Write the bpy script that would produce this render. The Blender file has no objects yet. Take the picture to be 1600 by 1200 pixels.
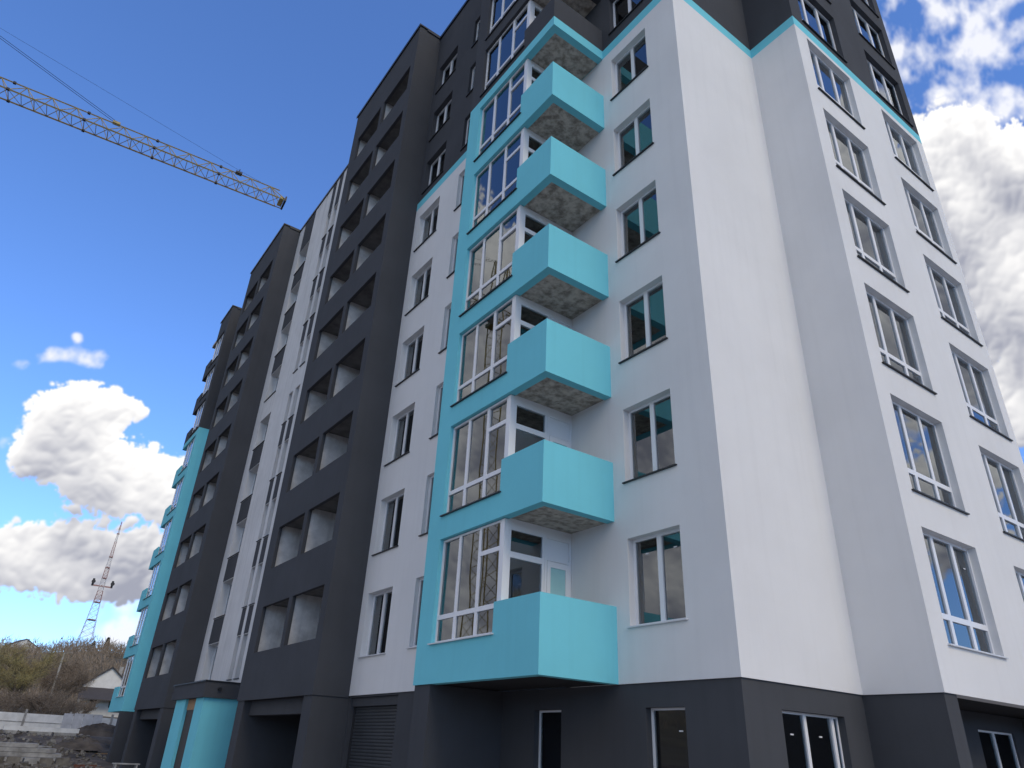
import bpy, bmesh, math, random
import numpy as np
from mathutils import Vector, Matrix
R = math.radians
random.seed(7)
scene = bpy.context.scene
COL = scene.collection

# ------------------------------------------------------------------ camera
# axes: +X runs along the gable ends (right and away), +Y along the long facade (left and away), Z up, eye at z = 0
cam_d = bpy.data.cameras.new('camera')
cam = bpy.data.objects.new('camera', cam_d); COL.objects.link(cam)
CR = [[0.8057435588702307, -0.5906665628918052, 0.04347791187162943],
      [0.3075944162727223, 0.35460341148133867, -0.8829734399423573],
      [0.5061254710217412, 0.7248237248099558, 0.46740515137901806]]
rt, dn, fw = [Vector(r) for r in CR]
cam.matrix_world = Matrix(((rt.x, -dn.x, -fw.x, 0), (rt.y, -dn.y, -fw.y, 0), (rt.z, -dn.z, -fw.z, 0), (0, 0, 0, 1)))
cam_d.sensor_width = 36; cam_d.lens = 36 * 1094.5 / 1600
cam_d.clip_start = 0.1; cam_d.clip_end = 6000
scene.camera = cam
scene.view_settings.view_transform = 'Standard'; scene.view_settings.look = 'None'
scene.view_settings.exposure = 1.07; scene.view_settings.gamma = 1.0

# ------------------------------------------------------------------ sun and sky
SUN_DIR = Vector((-0.02, -0.80, 0.62)).normalized()       # towards the sun
sun_d = bpy.data.lights.new('sun', 'SUN'); sun_d.energy = 0.58; sun_d.angle = R(28); sun_d.color = (1.0, 0.85, 0.64)
sun = bpy.data.objects.new('sun', sun_d); COL.objects.link(sun)
sun.rotation_euler = SUN_DIR.to_track_quat('Z', 'Y').to_euler()
SKY_STRENGTH = 0.107
CLOUD = 0.535                                            # cloud radiance next to that sky
scene.cycles.max_bounces = 6; scene.cycles.diffuse_bounces = 3; scene.cycles.glossy_bounces = 3; scene.cycles.transparent_max_bounces = 10
world = bpy.data.worlds.new('World'); scene.world = world; world.use_nodes = True
world.cycles.sampling_method = 'MANUAL'; world.cycles.sample_map_resolution = 512
HEAPS = [(0.004, 0.952, 0.306, 0.041), (0.015, 0.938, 0.345, 0.033), (0.031, 0.933, 0.357, 0.028), (-0.013, 0.958, 0.285, 0.029), (0.049, 0.951, 0.306, 0.043), (0.088, 0.951, 0.295, 0.038), (0.128, 0.950, 0.286, 0.038), (0.166, 0.945, 0.283, 0.039), (0.048, 0.963, 0.266, 0.033), (0.095, 0.960, 0.262, 0.030), (0.145, 0.955, 0.260, 0.032), (-0.004, 0.940, 0.341, 0.028), (0.205, 0.941, 0.270, 0.036), (0.062, 0.929, 0.364, 0.018), (0.047, 0.930, 0.365, 0.013), (0.078, 0.929, 0.362, 0.012), (0.004, 0.985, 0.173, 0.038), (0.039, 0.983, 0.182, 0.041), (0.081, 0.979, 0.186, 0.041), (0.126, 0.974, 0.187, 0.040), (0.162, 0.969, 0.186, 0.037), (0.069, 0.985, 0.160, 0.028), (0.109, 0.981, 0.162, 0.026), (-0.037, 0.986, 0.160, 0.038), (0.203, 0.962, 0.182, 0.046), (0.726, 0.217, 0.653, 0.046), (0.737, 0.196, 0.647, 0.047), (0.771, 0.207, 0.602, 0.071), (0.780, 0.151, 0.608, 0.046), (0.806, 0.184, 0.563, 0.072), (0.804, 0.243, 0.542, 0.069), (0.848, 0.199, 0.492, 0.062), (0.747, 0.243, 0.619, 0.049), (0.811, 0.126, 0.572, 0.074), (0.863, 0.151, 0.481, 0.086), (0.882, 0.243, 0.405, 0.039), (0.899, 0.243, 0.365, 0.045), (0.886, 0.272, 0.375, 0.034), (0.833, 0.231, 0.502, 0.054)]        # cumulus heaps in view: direction and angular radius
WISPS = [(.652, .175, .737, .085), (.675, .12, .728, .10), (.705, .085, .700, .085), (.70, .16, .690, .06), (.66, .21, .71, .05), (.73, .05, .68, .10),
         (-0.057, 0.923, 0.380, 0.011), (-0.045, 0.919, 0.391, 0.011), (-0.030, 0.916, 0.400, 0.011), (-0.014, 0.915, 0.404, 0.010), (0.003, 0.915, 0.404, 0.013), (0.020, 0.913, 0.407, 0.013), (0.036, 0.908, 0.417, 0.012), (-0.012, 0.906, 0.423, 0.007), (-0.042, 0.955, 0.294, 0.013), (.14, .982, .129, .06), (.21, .97, .12, .07)]
def cloud_map(W=4096, H=2048):
    """scattered fair-weather cumulus computed from noise: R cover, G self-shade, B thin veil"""
    rs = np.random.RandomState(12); n = H // 2
    az = (0.5 - (np.arange(W) + .5) / W) * 2 * np.pi; el = (np.arange(n) + .5) / n * np.pi / 2
    ca, sa = np.cos(az)[None, :], np.sin(az)[None, :]; ce, se = np.cos(el)[:, None], np.sin(el)[:, None]
    fy = np.fft.fftfreq(2 * n)[:, None] * 2 * n / np.pi; fx = np.fft.rfftfreq(W)[None, :] * W / (2 * np.pi)
    fr = np.sqrt(fx * fx + fy * fy) + 1e-6
    def band(f, w=.45):                                        # smooth noise around f cycles per radian
        k = np.exp(-(np.log(fr / f) / w) ** 2 / 2)
        v = np.fft.irfft2(np.fft.rfft2(rs.standard_normal((2 * n, W)).astype(np.float32)) * k, s=(2 * n, W))[:n]
        return (v / v.std()).astype(np.float32)
    oct = [band(f) for f in (5, 9, 17, 32, 60, 115, 210)]
    soft = sum(a * o for a, o in zip((.5, .45, .34, .22, .14, .08, .05), oct))
    puff = sum(a * (np.abs(o) - .8) for a, o in zip((.32, .27, .19, .10, .05), oct[2:]))
    def field(lst):
        F = np.zeros((n, W), np.float32)
        for x, y, z, r in lst:
            l = math.sqrt(x * x + y * y + z * z)
            e0, a0 = math.asin(z / l), math.atan2(y, x); R3 = r * 1.9
            j0, j1 = max(0, int((e0 - R3) / (np.pi / 2) * n)), min(n, int((e0 + R3) / (np.pi / 2) * n) + 2)
            if j1 <= j0: continue
            hw = int(min(R3 / max(math.cos(min(e0 + R3, 1.5)), .05) / (2 * np.pi), .5) * W) + 1; c = int((.5 - a0 / (2 * np.pi)) * W)
            ii = np.arange(c - hw, c + hw + 1) % W if 2 * hw + 1 < W else np.arange(W)
            d2 = 2 - 2 * (ce[j0:j1] * (ca[:, ii] * x + sa[:, ii] * y) + se[j0:j1] * z) / l
            F[j0:j1, ii] += np.clip(np.exp(-d2 / (r * r) * 1.25) - .011, 0, 1).astype(np.float32)
        return F
    rng = random.Random(4); heaps = list(HEAPS); wisps = list(WISPS)
    for a1, e1, r1 in ((112, 33, .07), (117, 36, .09), (123, 33, .10), (130, 36, .10), (137, 33, .09), (126, 28, .09), (133, 27, .08), (116, 29, .07), (143, 30, .08), (113, 9, .09), (118, 16, .10), (124, 11, .11), (128, 20, .11), (133, 13, .11), (139, 19, .11), (144, 11, .10), (150, 22, .12), (121, 23, .09), (157, 14, .12), (165, 24, .12)):  # unseen cloud banks added for the pane reflections and fill on the long front
        a1, e1 = R(a1), R(e1); heaps.append((math.cos(a1) * math.cos(e1), math.sin(a1) * math.cos(e1), math.sin(e1), r1))
    for i in range(50):                                        # the same sky all the way round
        a0 = rng.uniform(R(122), R(330)); e0 = rng.uniform(R(9), R(46)); s = rng.uniform(.06, .13)
        for j in range(7):
            a2 = a0 + rng.gauss(0, 1) * s * 1.5 / math.cos(e0); e2 = e0 + rng.gauss(0, .5) * s
            heaps.append((math.cos(a2) * math.cos(e2), math.sin(a2) * math.cos(e2), math.sin(e2), s * rng.uniform(.6, 1.1)))
        wisps.append((math.cos(a0 + .3) * math.cos(e0 + .1), math.sin(a0 + .3) * math.cos(e0 + .1), math.sin(e0 + .1), rng.uniform(.06, .16)))
    F = np.minimum(field(heaps), 1.5)
    D = F * 1.15 + np.minimum(F * 1.8, 1) * (soft * .24 + puff * .62) - .50
    cover = np.clip((D + .03) / .20, 0, 1); cover = cover * cover * (3 - 2 * cover)
    # light comes from above: optical depth of the cloud stacked over each point
    T = np.clip(D, 0, .8); tau = np.zeros_like(T); step = 3; w = 0
    for k in range(1, 40):
        sh = np.zeros_like(T); q = k * step; sh[:-q] = T[q:]
        tau += sh * math.exp(-k / 15); w += math.exp(-k / 15)
    tau /= w
    low = F * 1.15 + np.minimum(F * 1.8, 1) * .9 * (.30 * np.abs(oct[1]) + .30 * np.abs(oct[2]) + .17 * np.abs(oct[3]) + .05 * np.abs(oct[4]))
    gy, gx = np.gradient(np.sqrt(np.clip(low, 0, 4)))
    rel = np.clip((gy * -1.0 + gx * .35) * 11 * (n / 1024), -1, 1)
    shade = np.clip((.75 + .17 * oct[0] + .13 * oct[1]) * (1 - np.exp(-3.2 * tau ** 1.8)) + .03 - .30 * rel - .035 * oct[3], 0, 1)
    # soften the relief a touch
    shade = (shade + np.roll(shade, 1, 0) + np.roll(shade, -1, 0) + np.roll(shade, 1, 1) + np.roll(shade, -1, 1)) / 5
    Wf = np.minimum(field(wisps), 1.0)
    st = .9 * oct[1] + .6 * oct[2] + .34 * oct[3] + .17 * oct[4] + .09 * oct[5] + .05 * oct[6]
    veil = np.clip((Wf * .95 + st * .36 * np.minimum(Wf * 2, 1) - .45) / 1.0, 0, 1) ** 1.15 * .95
    px = np.zeros((H, W, 4), np.float32); px[..., 3] = 1
    px[n:, :, 0] = cover; px[n:, :, 1] = shade; px[n:, :, 2] = veil
    im = bpy.data.images.new('cloud_map', W, H, alpha=False, float_buffer=False); im.colorspace_settings.name = 'Non-Color'
    im.pixels.foreach_set(px.ravel()); im.update(); im.pack()
    return im
def build_world():
    nt = world.node_tree; nt.nodes.clear(); N = nt.nodes.new; L = nt.links.new
    out = N('ShaderNodeOutputWorld'); bg = N('ShaderNodeBackground'); L(bg.outputs[0], out.inputs[0])
    sky = N('ShaderNodeTexSky'); sky.sky_type = 'NISHITA'; sky.sun_disc = False
    sky.sun_elevation = math.asin(SUN_DIR.z); sky.sun_rotation = math.atan2(SUN_DIR.x, SUN_DIR.y)
    sky.air_density = 1.0; sky.dust_density = 0.5; sky.ozone_density = 4.5
    sk = N('ShaderNodeVectorMath'); sk.operation = 'MULTIPLY'; L(sky.outputs[0], sk.inputs[0])
    sk.inputs[1].default_value = (SKY_STRENGTH * .69, SKY_STRENGTH * .87, SKY_STRENGTH * 1.17)
    tc = N('ShaderNodeTexCoord'); env = N('ShaderNodeTexEnvironment'); env.image = cloud_map(); env.interpolation = 'Cubic'
    L(tc.outputs['Generated'], env.inputs[0])
    sp = N('ShaderNodeSeparateColor'); L(env.outputs[0], sp.inputs[0])
    cc = N('ShaderNodeMix'); cc.data_type = 'RGBA'; L(sp.outputs[1], cc.inputs['Factor'])
    cc.inputs['A'].default_value = (1.0 * CLOUD, .985 * CLOUD, .965 * CLOUD, 1); cc.inputs['B'].default_value = (.34 * CLOUD, .355 * CLOUD, .43 * CLOUD, 1)
    m1 = N('ShaderNodeMix'); m1.data_type = 'RGBA'; L(sp.outputs[2], m1.inputs['Factor']); L(sk.outputs[0], m1.inputs['A']); m1.inputs['B'].default_value = (.86 * CLOUD, .87 * CLOUD, .93 * CLOUD, 1)
    m2 = N('ShaderNodeMix'); m2.data_type = 'RGBA'; L(sp.outputs[0], m2.inputs['Factor']); L(m1.outputs['Result'], m2.inputs['A']); L(cc.outputs['Result'], m2.inputs['B'])
    L(m2.outputs['Result'], bg.inputs['Color'])
build_world()

# ------------------------------------------------------------------ materials
def mat(name, col, rough=0.85, metal=0.0, var=0.06, scale=1.5, bump=0.0, bscale=120.0, col2=None, contrast=(0.35, 0.65), streak=0.0, spec=0.3):
    m = bpy.data.materials.new(name); m.use_nodes = True
    nt = m.node_tree; b = nt.nodes['Principled BSDF']; L = nt.links.new
    b.inputs['Roughness'].default_value = rough; b.inputs['Metallic'].default_value = metal
    b.inputs['Specular IOR Level'].default_value = spec
    geo = nt.nodes.new('ShaderNodeNewGeometry')
    n = nt.nodes.new('ShaderNodeTexNoise'); n.inputs['Scale'].default_value = scale; n.inputs['Detail'].default_value = 6; n.inputs['Roughness'].default_value = 0.6
    L(geo.outputs['Position'], n.inputs['Vector'])
    r = nt.nodes.new('ShaderNodeMapRange'); r.inputs[1].default_value = contrast[0]; r.inputs[2].default_value = contrast[1]
    L(n.outputs['Fac'], r.inputs[0])
    mx = nt.nodes.new('ShaderNodeMix'); mx.data_type = 'RGBA'
    c2 = col2 if col2 else tuple(c * (1 - 2 * var) for c in col)
    mx.inputs['A'].default_value = (*col, 1); mx.inputs['B'].default_value = (*c2, 1)
    L(r.outputs[0], mx.inputs['Factor'])
    res = mx.outputs['Result']
    if streak > 0:                                   # faint rain streaks, long in Z
        mp = nt.nodes.new('ShaderNodeMapping'); mp.inputs['Scale'].default_value = (5.0, 5.0, 0.22); L(geo.outputs['Position'], mp.inputs['Vector'])
        s = nt.nodes.new('ShaderNodeTexNoise'); s.inputs['Scale'].default_value = 1.0; s.inputs['Detail'].default_value = 5; L(mp.outputs[0], s.inputs['Vector'])
        sr = nt.nodes.new('ShaderNodeMapRange'); sr.inputs[1].default_value = 0.5; sr.inputs[2].default_value = 0.72; sr.inputs[3].default_value = 1.0; sr.inputs[4].default_value = 1.0 - streak
        L(s.outputs['Fac'], sr.inputs[0])
        ml = nt.nodes.new('ShaderNodeVectorMath'); ml.operation = 'SCALE'; L(res, ml.inputs[0]); L(sr.outputs[0], ml.inputs['Scale']); res = ml.outputs[0]
    L(res, b.inputs['Base Color'])
    if bump > 0:
        bn = nt.nodes.new('ShaderNodeTexNoise'); bn.inputs['Scale'].default_value = bscale; bn.inputs['Detail'].default_value = 3
        L(geo.outputs['Position'], bn.inputs['Vector'])
        bp = nt.nodes.new('ShaderNodeBump'); bp.inputs['Strength'].default_value = bump; bp.inputs['Distance'].default_value = 0.01
        L(bn.outputs['Fac'], bp.inputs['Height']); L(bp.outputs[0], b.inputs['Normal'])
    return m
def glass_mat(name, tint=(0.80, 0.86, 0.87), ior=2.35):
    m = bpy.data.materials.new(name); m.use_nodes = True; nt = m.node_tree; nt.nodes.clear(); L = nt.links.new
    o = nt.nodes.new('ShaderNodeOutputMaterial'); mx = nt.nodes.new('ShaderNodeMixShader'); L(mx.outputs[0], o.inputs[0])
    t = nt.nodes.new('ShaderNodeBsdfTransparent'); t.inputs[0].default_value = (*tint, 1)
    g = nt.nodes.new('ShaderNodeBsdfGlossy'); g.inputs['Roughness'].default_value = 0.0; g.inputs[0].default_value = (.93, .97, 1, 1)
    f = nt.nodes.new('ShaderNodeFresnel'); f.inputs[0].default_value = ior
    geo = nt.nodes.new('ShaderNodeNewGeometry'); n = nt.nodes.new('ShaderNodeTexNoise'); n.inputs['Scale'].default_value = 0.7; n.inputs['Detail'].default_value = 1
    L(geo.outputs['Position'], n.inputs['Vector'])
    bp = nt.nodes.new('ShaderNodeBump'); bp.inputs['Strength'].default_value = 0.035; bp.inputs['Distance'].default_value = 0.05
    L(n.outputs['Fac'], bp.inputs['Height']); L(bp.outputs[0], g.inputs['Normal'])
    L(f.outputs[0], mx.inputs[0]); L(t.outputs[0], mx.inputs[1]); L(g.outputs[0], mx.inputs[2])
    return m
M = {
 'white': mat('white_render', (.79, .79, .785), .92, var=.035, scale=.35, bump=.25, bscale=160, streak=.03, spec=.15),
 'dark': mat('anthracite_render', (.073, .077, .086), .92, var=.06, scale=.5, bump=.25, bscale=160, streak=.05, spec=.15),
 'teal': mat('turquoise_render', (.195, .635, .74), .9, var=.03, scale=.5, bump=.22, bscale=160, streak=.03, spec=.15),
 'stair': mat('stained_white_render', (.70, .70, .70), .92, var=.06, scale=.7, bump=.25, bscale=160, streak=.12, spec=.15),
 'inner': mat('bare_plaster', (.44, .45, .46), .95, var=.16, scale=1.3, bump=.2, bscale=40),
 'loggia': mat('raw_loggia_plaster', (.80, .79, .77), .95, var=.17, scale=1.6, bump=.2, bscale=40, streak=.15),
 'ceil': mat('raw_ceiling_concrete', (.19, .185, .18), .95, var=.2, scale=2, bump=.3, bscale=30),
 'concrete': mat('stained_concrete', (.56, .51, .44), .93, col2=(.24, .21, .175), scale=5.0, contrast=(.38, .64), bump=.5, bscale=30),
 'pvc': mat('white_pvc', (.80, .81, .83), .35, var=.01, spec=.5),
 'sill_dark': mat('dark_sill_metal', (.045, .047, .052), .5, metal=.3),
 'sill_white': mat('white_sill_metal', (.72, .73, .75), .4),
 'coping': mat('black_coping_metal', (.022, .025, .03), .45, metal=.4),
 'glass': glass_mat('window_glass'),
 'door_glass': mat('turquoise_door_film', (.38, .66, .68), .5),
 'shutter': mat('roller_shutter_slats', (.075, .082, .092), .5, metal=.3, var=.1),
 'void_shade': mat('void_shade_black', (.03, .03, .033), .95),  # near-black colour stands in for shade in the passages and under overhangs
 'brown_door': mat('brown_steel_door', (.055, .045, .042), .6),
 'crane': mat('crane_yellow_paint', (.47, .37, .16), .55, var=.2, scale=4),
 'steel': mat('dark_steel_cable', (.05, .05, .055), .6, metal=.5),
 'red': mat('mast_red_paint', (.40, .23, .21), .7), 'mwhite': mat('mast_white_paint', (.62, .60, .60), .7),
 'bounce_gravel': mat('pale_bounce_gravel', (.36, .34, .315), .95, var=.12, scale=.8, bump=.6, bscale=12.0),  # unseen near ground, made pale to bounce light onto the facades
 'soil': mat('site_soil', (.155, .125, .095), .97, col2=(.045, .037, .030), scale=.55, bump=.8, bscale=4.0),
 'hill': mat('hill_grass', (.135, .115, .070), .97, col2=(.085, .070, .045), scale=.06, bump=.5, bscale=1.0),
 'bark': mat('bark', (.11, .092, .075), .95, scale=5), 'twig': mat('bare_twigs', (.26, .205, .15), .95, scale=.9),
 'twig2': mat('greening_twigs', (.34, .30, .12), .95, scale=.5, col2=(.28, .22, .11)),
 'ever': mat('evergreen', (.025, .04, .022), .95),
 'fence': mat('fence_concrete', (.72, .72, .70), .9, var=.1, scale=2),
 'slab': mat('precast_concrete', (.42, .41, .39), .92, var=.22, scale=2.5, bump=.4, bscale=30),
 'slab_blue': mat('pale_concrete', (.50, .51, .54), .9, var=.12, scale=2.5),
 'rubble': mat('rubble', (.27, .25, .215), .95, col2=(.10, .088, .073), scale=1.2),
 'brick': mat('red_brick', (.20, .085, .06), .9, var=.15, scale=6), 'wood': mat('raw_wood', (.42, .27, .16), .85, var=.15, scale=8),
 'hwhite': mat('house_white_wall', (.72, .72, .70), .9), 'hroof': mat('house_roof', (.075, .070, .072), .8), 'pole': mat('pole_concrete', (.40, .39, .36), .9),
}

# ------------------------------------------------------------------ helpers
def link(name, me, parent=None, m=None):
    o = bpy.data.objects.new(name, me); COL.objects.link(o)
    if m is not None and me is not None and not me.materials: me.materials.append(M[m] if isinstance(m, str) else m)
    if parent: o.parent = parent
    return o
def tag(o, label, cat=None, group=None, kind=None):
    if label: o['label'] = label
    if cat: o['category'] = cat
    if group: o['group'] = group
    if kind: o['kind'] = kind
    return o
def empty(name, loc=(0, 0, 0), rz=0.0):
    o = bpy.data.objects.new(name, None); COL.objects.link(o); o.location = loc; o.rotation_euler = (0, 0, rz); o.empty_display_size = .3
    return o
class MB:
    def __init__(s): s.bm = bmesh.new()
    def box(s, x0, y0, z0, x1, y1, z1, mi=0):
        v = [s.bm.verts.new((x, y, z)) for x in (x0, x1) for y in (y0, y1) for z in (z0, z1)]
        for f in ((0, 1, 3, 2), (4, 6, 7, 5), (0, 4, 5, 1), (2, 3, 7, 6), (0, 2, 6, 4), (1, 5, 7, 3)):
            s.bm.faces.new([v[i] for i in f]).material_index = mi
        return s
    def bar(s, a, b, r, n=4, r2=None, mi=0):
        a, b = Vector(a), Vector(b); d = (b - a)
        if d.length < 1e-6: return s
        q = d.to_track_quat('Z', 'Y'); r2 = r if r2 is None else r2
        ra = [s.bm.verts.new(a + q @ Vector((math.cos(2 * math.pi * i / n) * r, math.sin(2 * math.pi * i / n) * r, 0))) for i in range(n)]
        rb = [s.bm.verts.new(b + q @ Vector((math.cos(2 * math.pi * i / n) * r2, math.sin(2 * math.pi * i / n) * r2, 0))) for i in range(n)]
        for i in range(n):
            s.bm.faces.new((ra[i], ra[(i + 1) % n], rb[(i + 1) % n], rb[i])).material_index = mi
        s.bm.faces.new(ra[::-1]).material_index = mi; s.bm.faces.new(rb).material_index = mi
        return s
    def prism(s, pts, axis, a, b, mi=0):
        # closed outline in the plane across 'axis', extruded from a to b
        def P(p, c): return (c, p[0], p[1]) if axis == 'x' else ((p[0], c, p[1]) if axis == 'y' else (p[0], p[1], c))
        va = [s.bm.verts.new(P(p, a)) for p in pts]; vb = [s.bm.verts.new(P(p, b)) for p in pts]; n = len(pts)
        for i in range(n): s.bm.faces.new((va[i], va[(i + 1) % n], vb[(i + 1) % n], vb[i])).material_index = mi
        s.bm.faces.new(va[::-1]).material_index = mi; s.bm.faces.new(vb).material_index = mi
        return s
    def mesh(s, name):
        bmesh.ops.recalc_face_normals(s.bm, faces=s.bm.faces[:])
        me = bpy.data.meshes.new(name); s.bm.to_mesh(me); s.bm.free(); return me
    def build(s, name, m, parent=None): return link(name, s.mesh(name), parent, m)
def grid_wall(axis, c, t, u0, u1, z0, z1, ops=()):
    """solid wall with openings: front plane at c, thickness t inwards; ops = (ua, ub, za, zb)"""
    cl = lambda v, a, b: min(max(v, a), b)
    ops = [(cl(min(a, b), u0, u1), cl(max(a, b), u0, u1), cl(p, z0, z1), cl(q, z0, z1)) for a, b, p, q in ops]
    ops = [o for o in ops if o[1] - o[0] > 1e-4 and o[3] - o[2] > 1e-4]
    us = sorted({round(v, 4) for v in [u0, u1] + [x for o in ops for x in o[:2]]})
    zs = sorted({round(v, 4) for v in [z0, z1] + [x for o in ops for x in o[2:]]})
    nu, nz = len(us) - 1, len(zs) - 1
    def solid(i, j):
        if not (0 <= i < nu and 0 <= j < nz): return False
        u, z = (us[i] + us[i + 1]) / 2, (zs[j] + zs[j + 1]) / 2
        return not any(a < u < b and p < z < q for a, b, p, q in ops)
    bm = bmesh.new(); V = {}
    def vt(i, j, k):
        if (i, j, k) not in V:
            d = c + (t if k else 0); V[i, j, k] = bm.verts.new((d, us[i], zs[j]) if axis == 'x' else (us[i], d, zs[j]))
        return V[i, j, k]
    for i in range(nu):
        for j in range(nz):
            if not solid(i, j): continue
            bm.faces.new([vt(i, j, 0), vt(i + 1, j, 0), vt(i + 1, j + 1, 0), vt(i, j + 1, 0)])
            bm.faces.new([vt(i, j, 1), vt(i, j + 1, 1), vt(i + 1, j + 1, 1), vt(i + 1, j, 1)]).material_index = 1
            for di, dj, a, b in ((-1, 0, (i, j), (i, j + 1)), (1, 0, (i + 1, j), (i + 1, j + 1)), (0, -1, (i, j), (i + 1, j)), (0, 1, (i, j + 1), (i + 1, j + 1))):
                if not solid(i + di, j + dj): bm.faces.new([vt(*a, 0), vt(*b, 0), vt(*b, 1), vt(*a, 1)])
    bmesh.ops.recalc_face_normals(bm, faces=bm.faces[:])
    me = bpy.data.meshes.new('wall'); bm.to_mesh(me); bm.free(); return me
def wall(name, axis, c, u0, u1, z0, z1, m, ops=(), t=.3, parent=None, inner='inner', label=None):
    me = grid_wall(axis, c, t, min(u0, u1), max(u0, u1), z0, z1, ops)
    me.materials.append(M[m]); me.materials.append(M[inner])
    o = link(name, me, parent)
    if label: o['label'] = label
    return o

# ------------------------------------------------------------------ ground
GZ = -1.55
def sstep(a, b, x):
    t = min(max((x - a) / (b - a), 0), 1); return t * t * (3 - 2 * t)
def hsh(x, y):
    return math.sin(x * 1.7 + 1.3 * math.sin(y * .9)) * math.cos(y * 1.3 + .7 * math.sin(x * 1.1))
def ground(x, y):
    r = math.hypot(x, y); az = math.atan2(y, x)
    z = GZ
    if y > 30:
        z += 1.45 * sstep(47, 65, y) * (1 - sstep(8.0, 9.5, x) * (1 - sstep(60, 62, y)))
        if y < 72: z += .16 * hsh(x * 1.5, y * 1.2) * sstep(46, 52, y) * (1 - sstep(66, 72, y)) * (1 - sstep(6.5, 8, x))
    z += 3.2 * sstep(80, 165, r)
    crest = 25 + 2.5 * math.sin(az * 9 + 1) + 2.0 * math.sin(az * 23)
    z += crest * sstep(165, 400, r) + 12 * sstep(400, 1500, r)
    z += .8 * hsh(x * .05, y * .06) * sstep(100, 200, r)
    return z
def build_ground():
    xs = [-3000, -1500, -800, -400] + [-250 + 12 * i for i in range(14)] + [-80 + 4 * i for i in range(18)] + [-8 + .5 * i for i in range(50)] + [17 + 5 * i for i in range(20)] + [120 + 14 * i for i in range(14)] + [340, 500, 800, 1500, 3000]
    ys = [-3000, -1500, -800, -400, -250, -120, -60, -30, -10, 0, 10, 20, 30, 38] + [42 + .5 * i for i in range(64)] + [76 + 4 * i for i in range(26)] + [185 + 12 * i for i in range(22)] + [460, 520, 650, 900, 1500, 3000]
    xs = sorted(set(xs)); ys = sorted(set(ys))
    vs = [(x, y, ground(x, y)) for y in ys for x in xs]; n = len(xs)
    fs = [(j * n + i, j * n + i + 1, (j + 1) * n + i + 1, (j + 1) * n + i) for j in range(len(ys) - 1) for i in range(n - 1)]
    me = bpy.data.meshes.new('ground'); me.from_pydata(vs, [], fs); me.materials.append(M['soil']); me.materials.append(M['hill']); me.materials.append(M['bounce_gravel'])
    for p in me.polygons:
        c = p.center
        p.use_smooth = True
        p.material_index = 1 if (c.y > 73 or math.hypot(c.x, c.y) > 90) else (2 if c.y < 42 else 0)
    tag(link('ground', me), 'muddy building site ground rising to a brown hillside', kind='structure')
build_ground()

# ------------------------------------------------------------------ the apartment building
bld = empty('apartment_building', (0, 0, 0))
tag(bld, 'nine storey white, anthracite and turquoise apartment block with corner balconies', 'building')
XB, XW, YP, YR, XF, XD = 8.381, 10.369, 7.843, 6.338, 9.232, 8.121     # facade planes
XS, XE = 13.992, 21.453
YB, YPOST, YBL, YT, YT2 = 10.729, 12.15, 15.358, 20.676, 27.579
YC2 = 66.455                                                           # mirror axis of the two stair halves (sum)
mir = lambda y: YC2 - y
Z0, S0, S1, TOP = 1.30, 19.547, 19.927, 30.42
ZB = {1: 1.30, 2: 4.547, 3: 7.564, 4: 10.441, 5: 13.46, 6: 16.485, 7: 19.547, 8: 22.55, 9: 25.55, 10: 28.55}
ZT = {1: 2.765, 2: 5.909, 3: 8.952, 4: 11.785, 5: 14.832, 6: 17.861, 7: 20.93, 8: 23.92, 9: 26.92}
FL = dict(ZB); FL[1] = 1.55
KS = range(1, 10)
w_wall = [(8.93, 10.36, 2.34 + 3.005 * (k - 1), 4.10 + 3.0 * (k - 1)) for k in KS]
w_wing1 = [(14.58, 16.88, 2.17 + 3.0 * (k - 1), 4.40 + 3.0 * (k - 1)) for k in KS]
w_wing2 = [(18.70, 21.0, 2.13 + 3.0 * (k - 1), 4.34 + 3.0 * (k - 1)) for k in KS]
w_white = [(18.70, 20.30, 2.33 + 2.985 * (k - 1), 4.14 + 2.97 * (k - 1)) for k in KS]
w_slit = [(16.88, 17.34, 2.36 + 2.985 * (k - 1), 4.16 + 2.97 * (k - 1)) for k in KS]
lz = [(4.37 + 2.965 * (k - 1) - 1.58, 4.37 + 2.965 * (k - 1)) for k in KS]
lo1 = [(21.12, 23.80, a, b) for a, b in lz]; lo2 = [(24.12, 26.78, a, b) for a, b in lz]
st_z = [(2.30 + 2.99 * (k - 1), 4.05 + 2.985 * (k - 1)) for k in KS]
s_big = [(36.05, 37.85, a, b) for a, b in st_z]
s_n1 = [(31.75, 32.38, a, b) for a, b in st_z]; s_n2 = [(32.75, 33.32, a, b) for a, b in st_z]
def zoned(name, axis, c, u0, u1, ops=(), low='white', t=.3):
    wall(name, axis, c, u0, u1, Z0, S0, low, ops, t, bld)
    wall('turquoise_band', axis, c, u0, u1, S0, S1, 'teal', (), t, bld)
    wall(name, axis, c, u0, u1, S1, TOP, 'dark', ops, t, bld)
# gable end: pier, step, wing; window wall beside the balconies
zoned('wall', 'y', YP, XW, XS)
zoned('wall', 'x', XW, YP + .3, YPOST + .02, w_wall)
zoned('wall', 'x', XS, YR + .3, YP)
zoned('wall', 'y', YR, XS, XE, w_wing1 + w_wing2)
zoned('wall', 'x', XE - .3, YR + .3, mir(YP), ())
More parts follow.
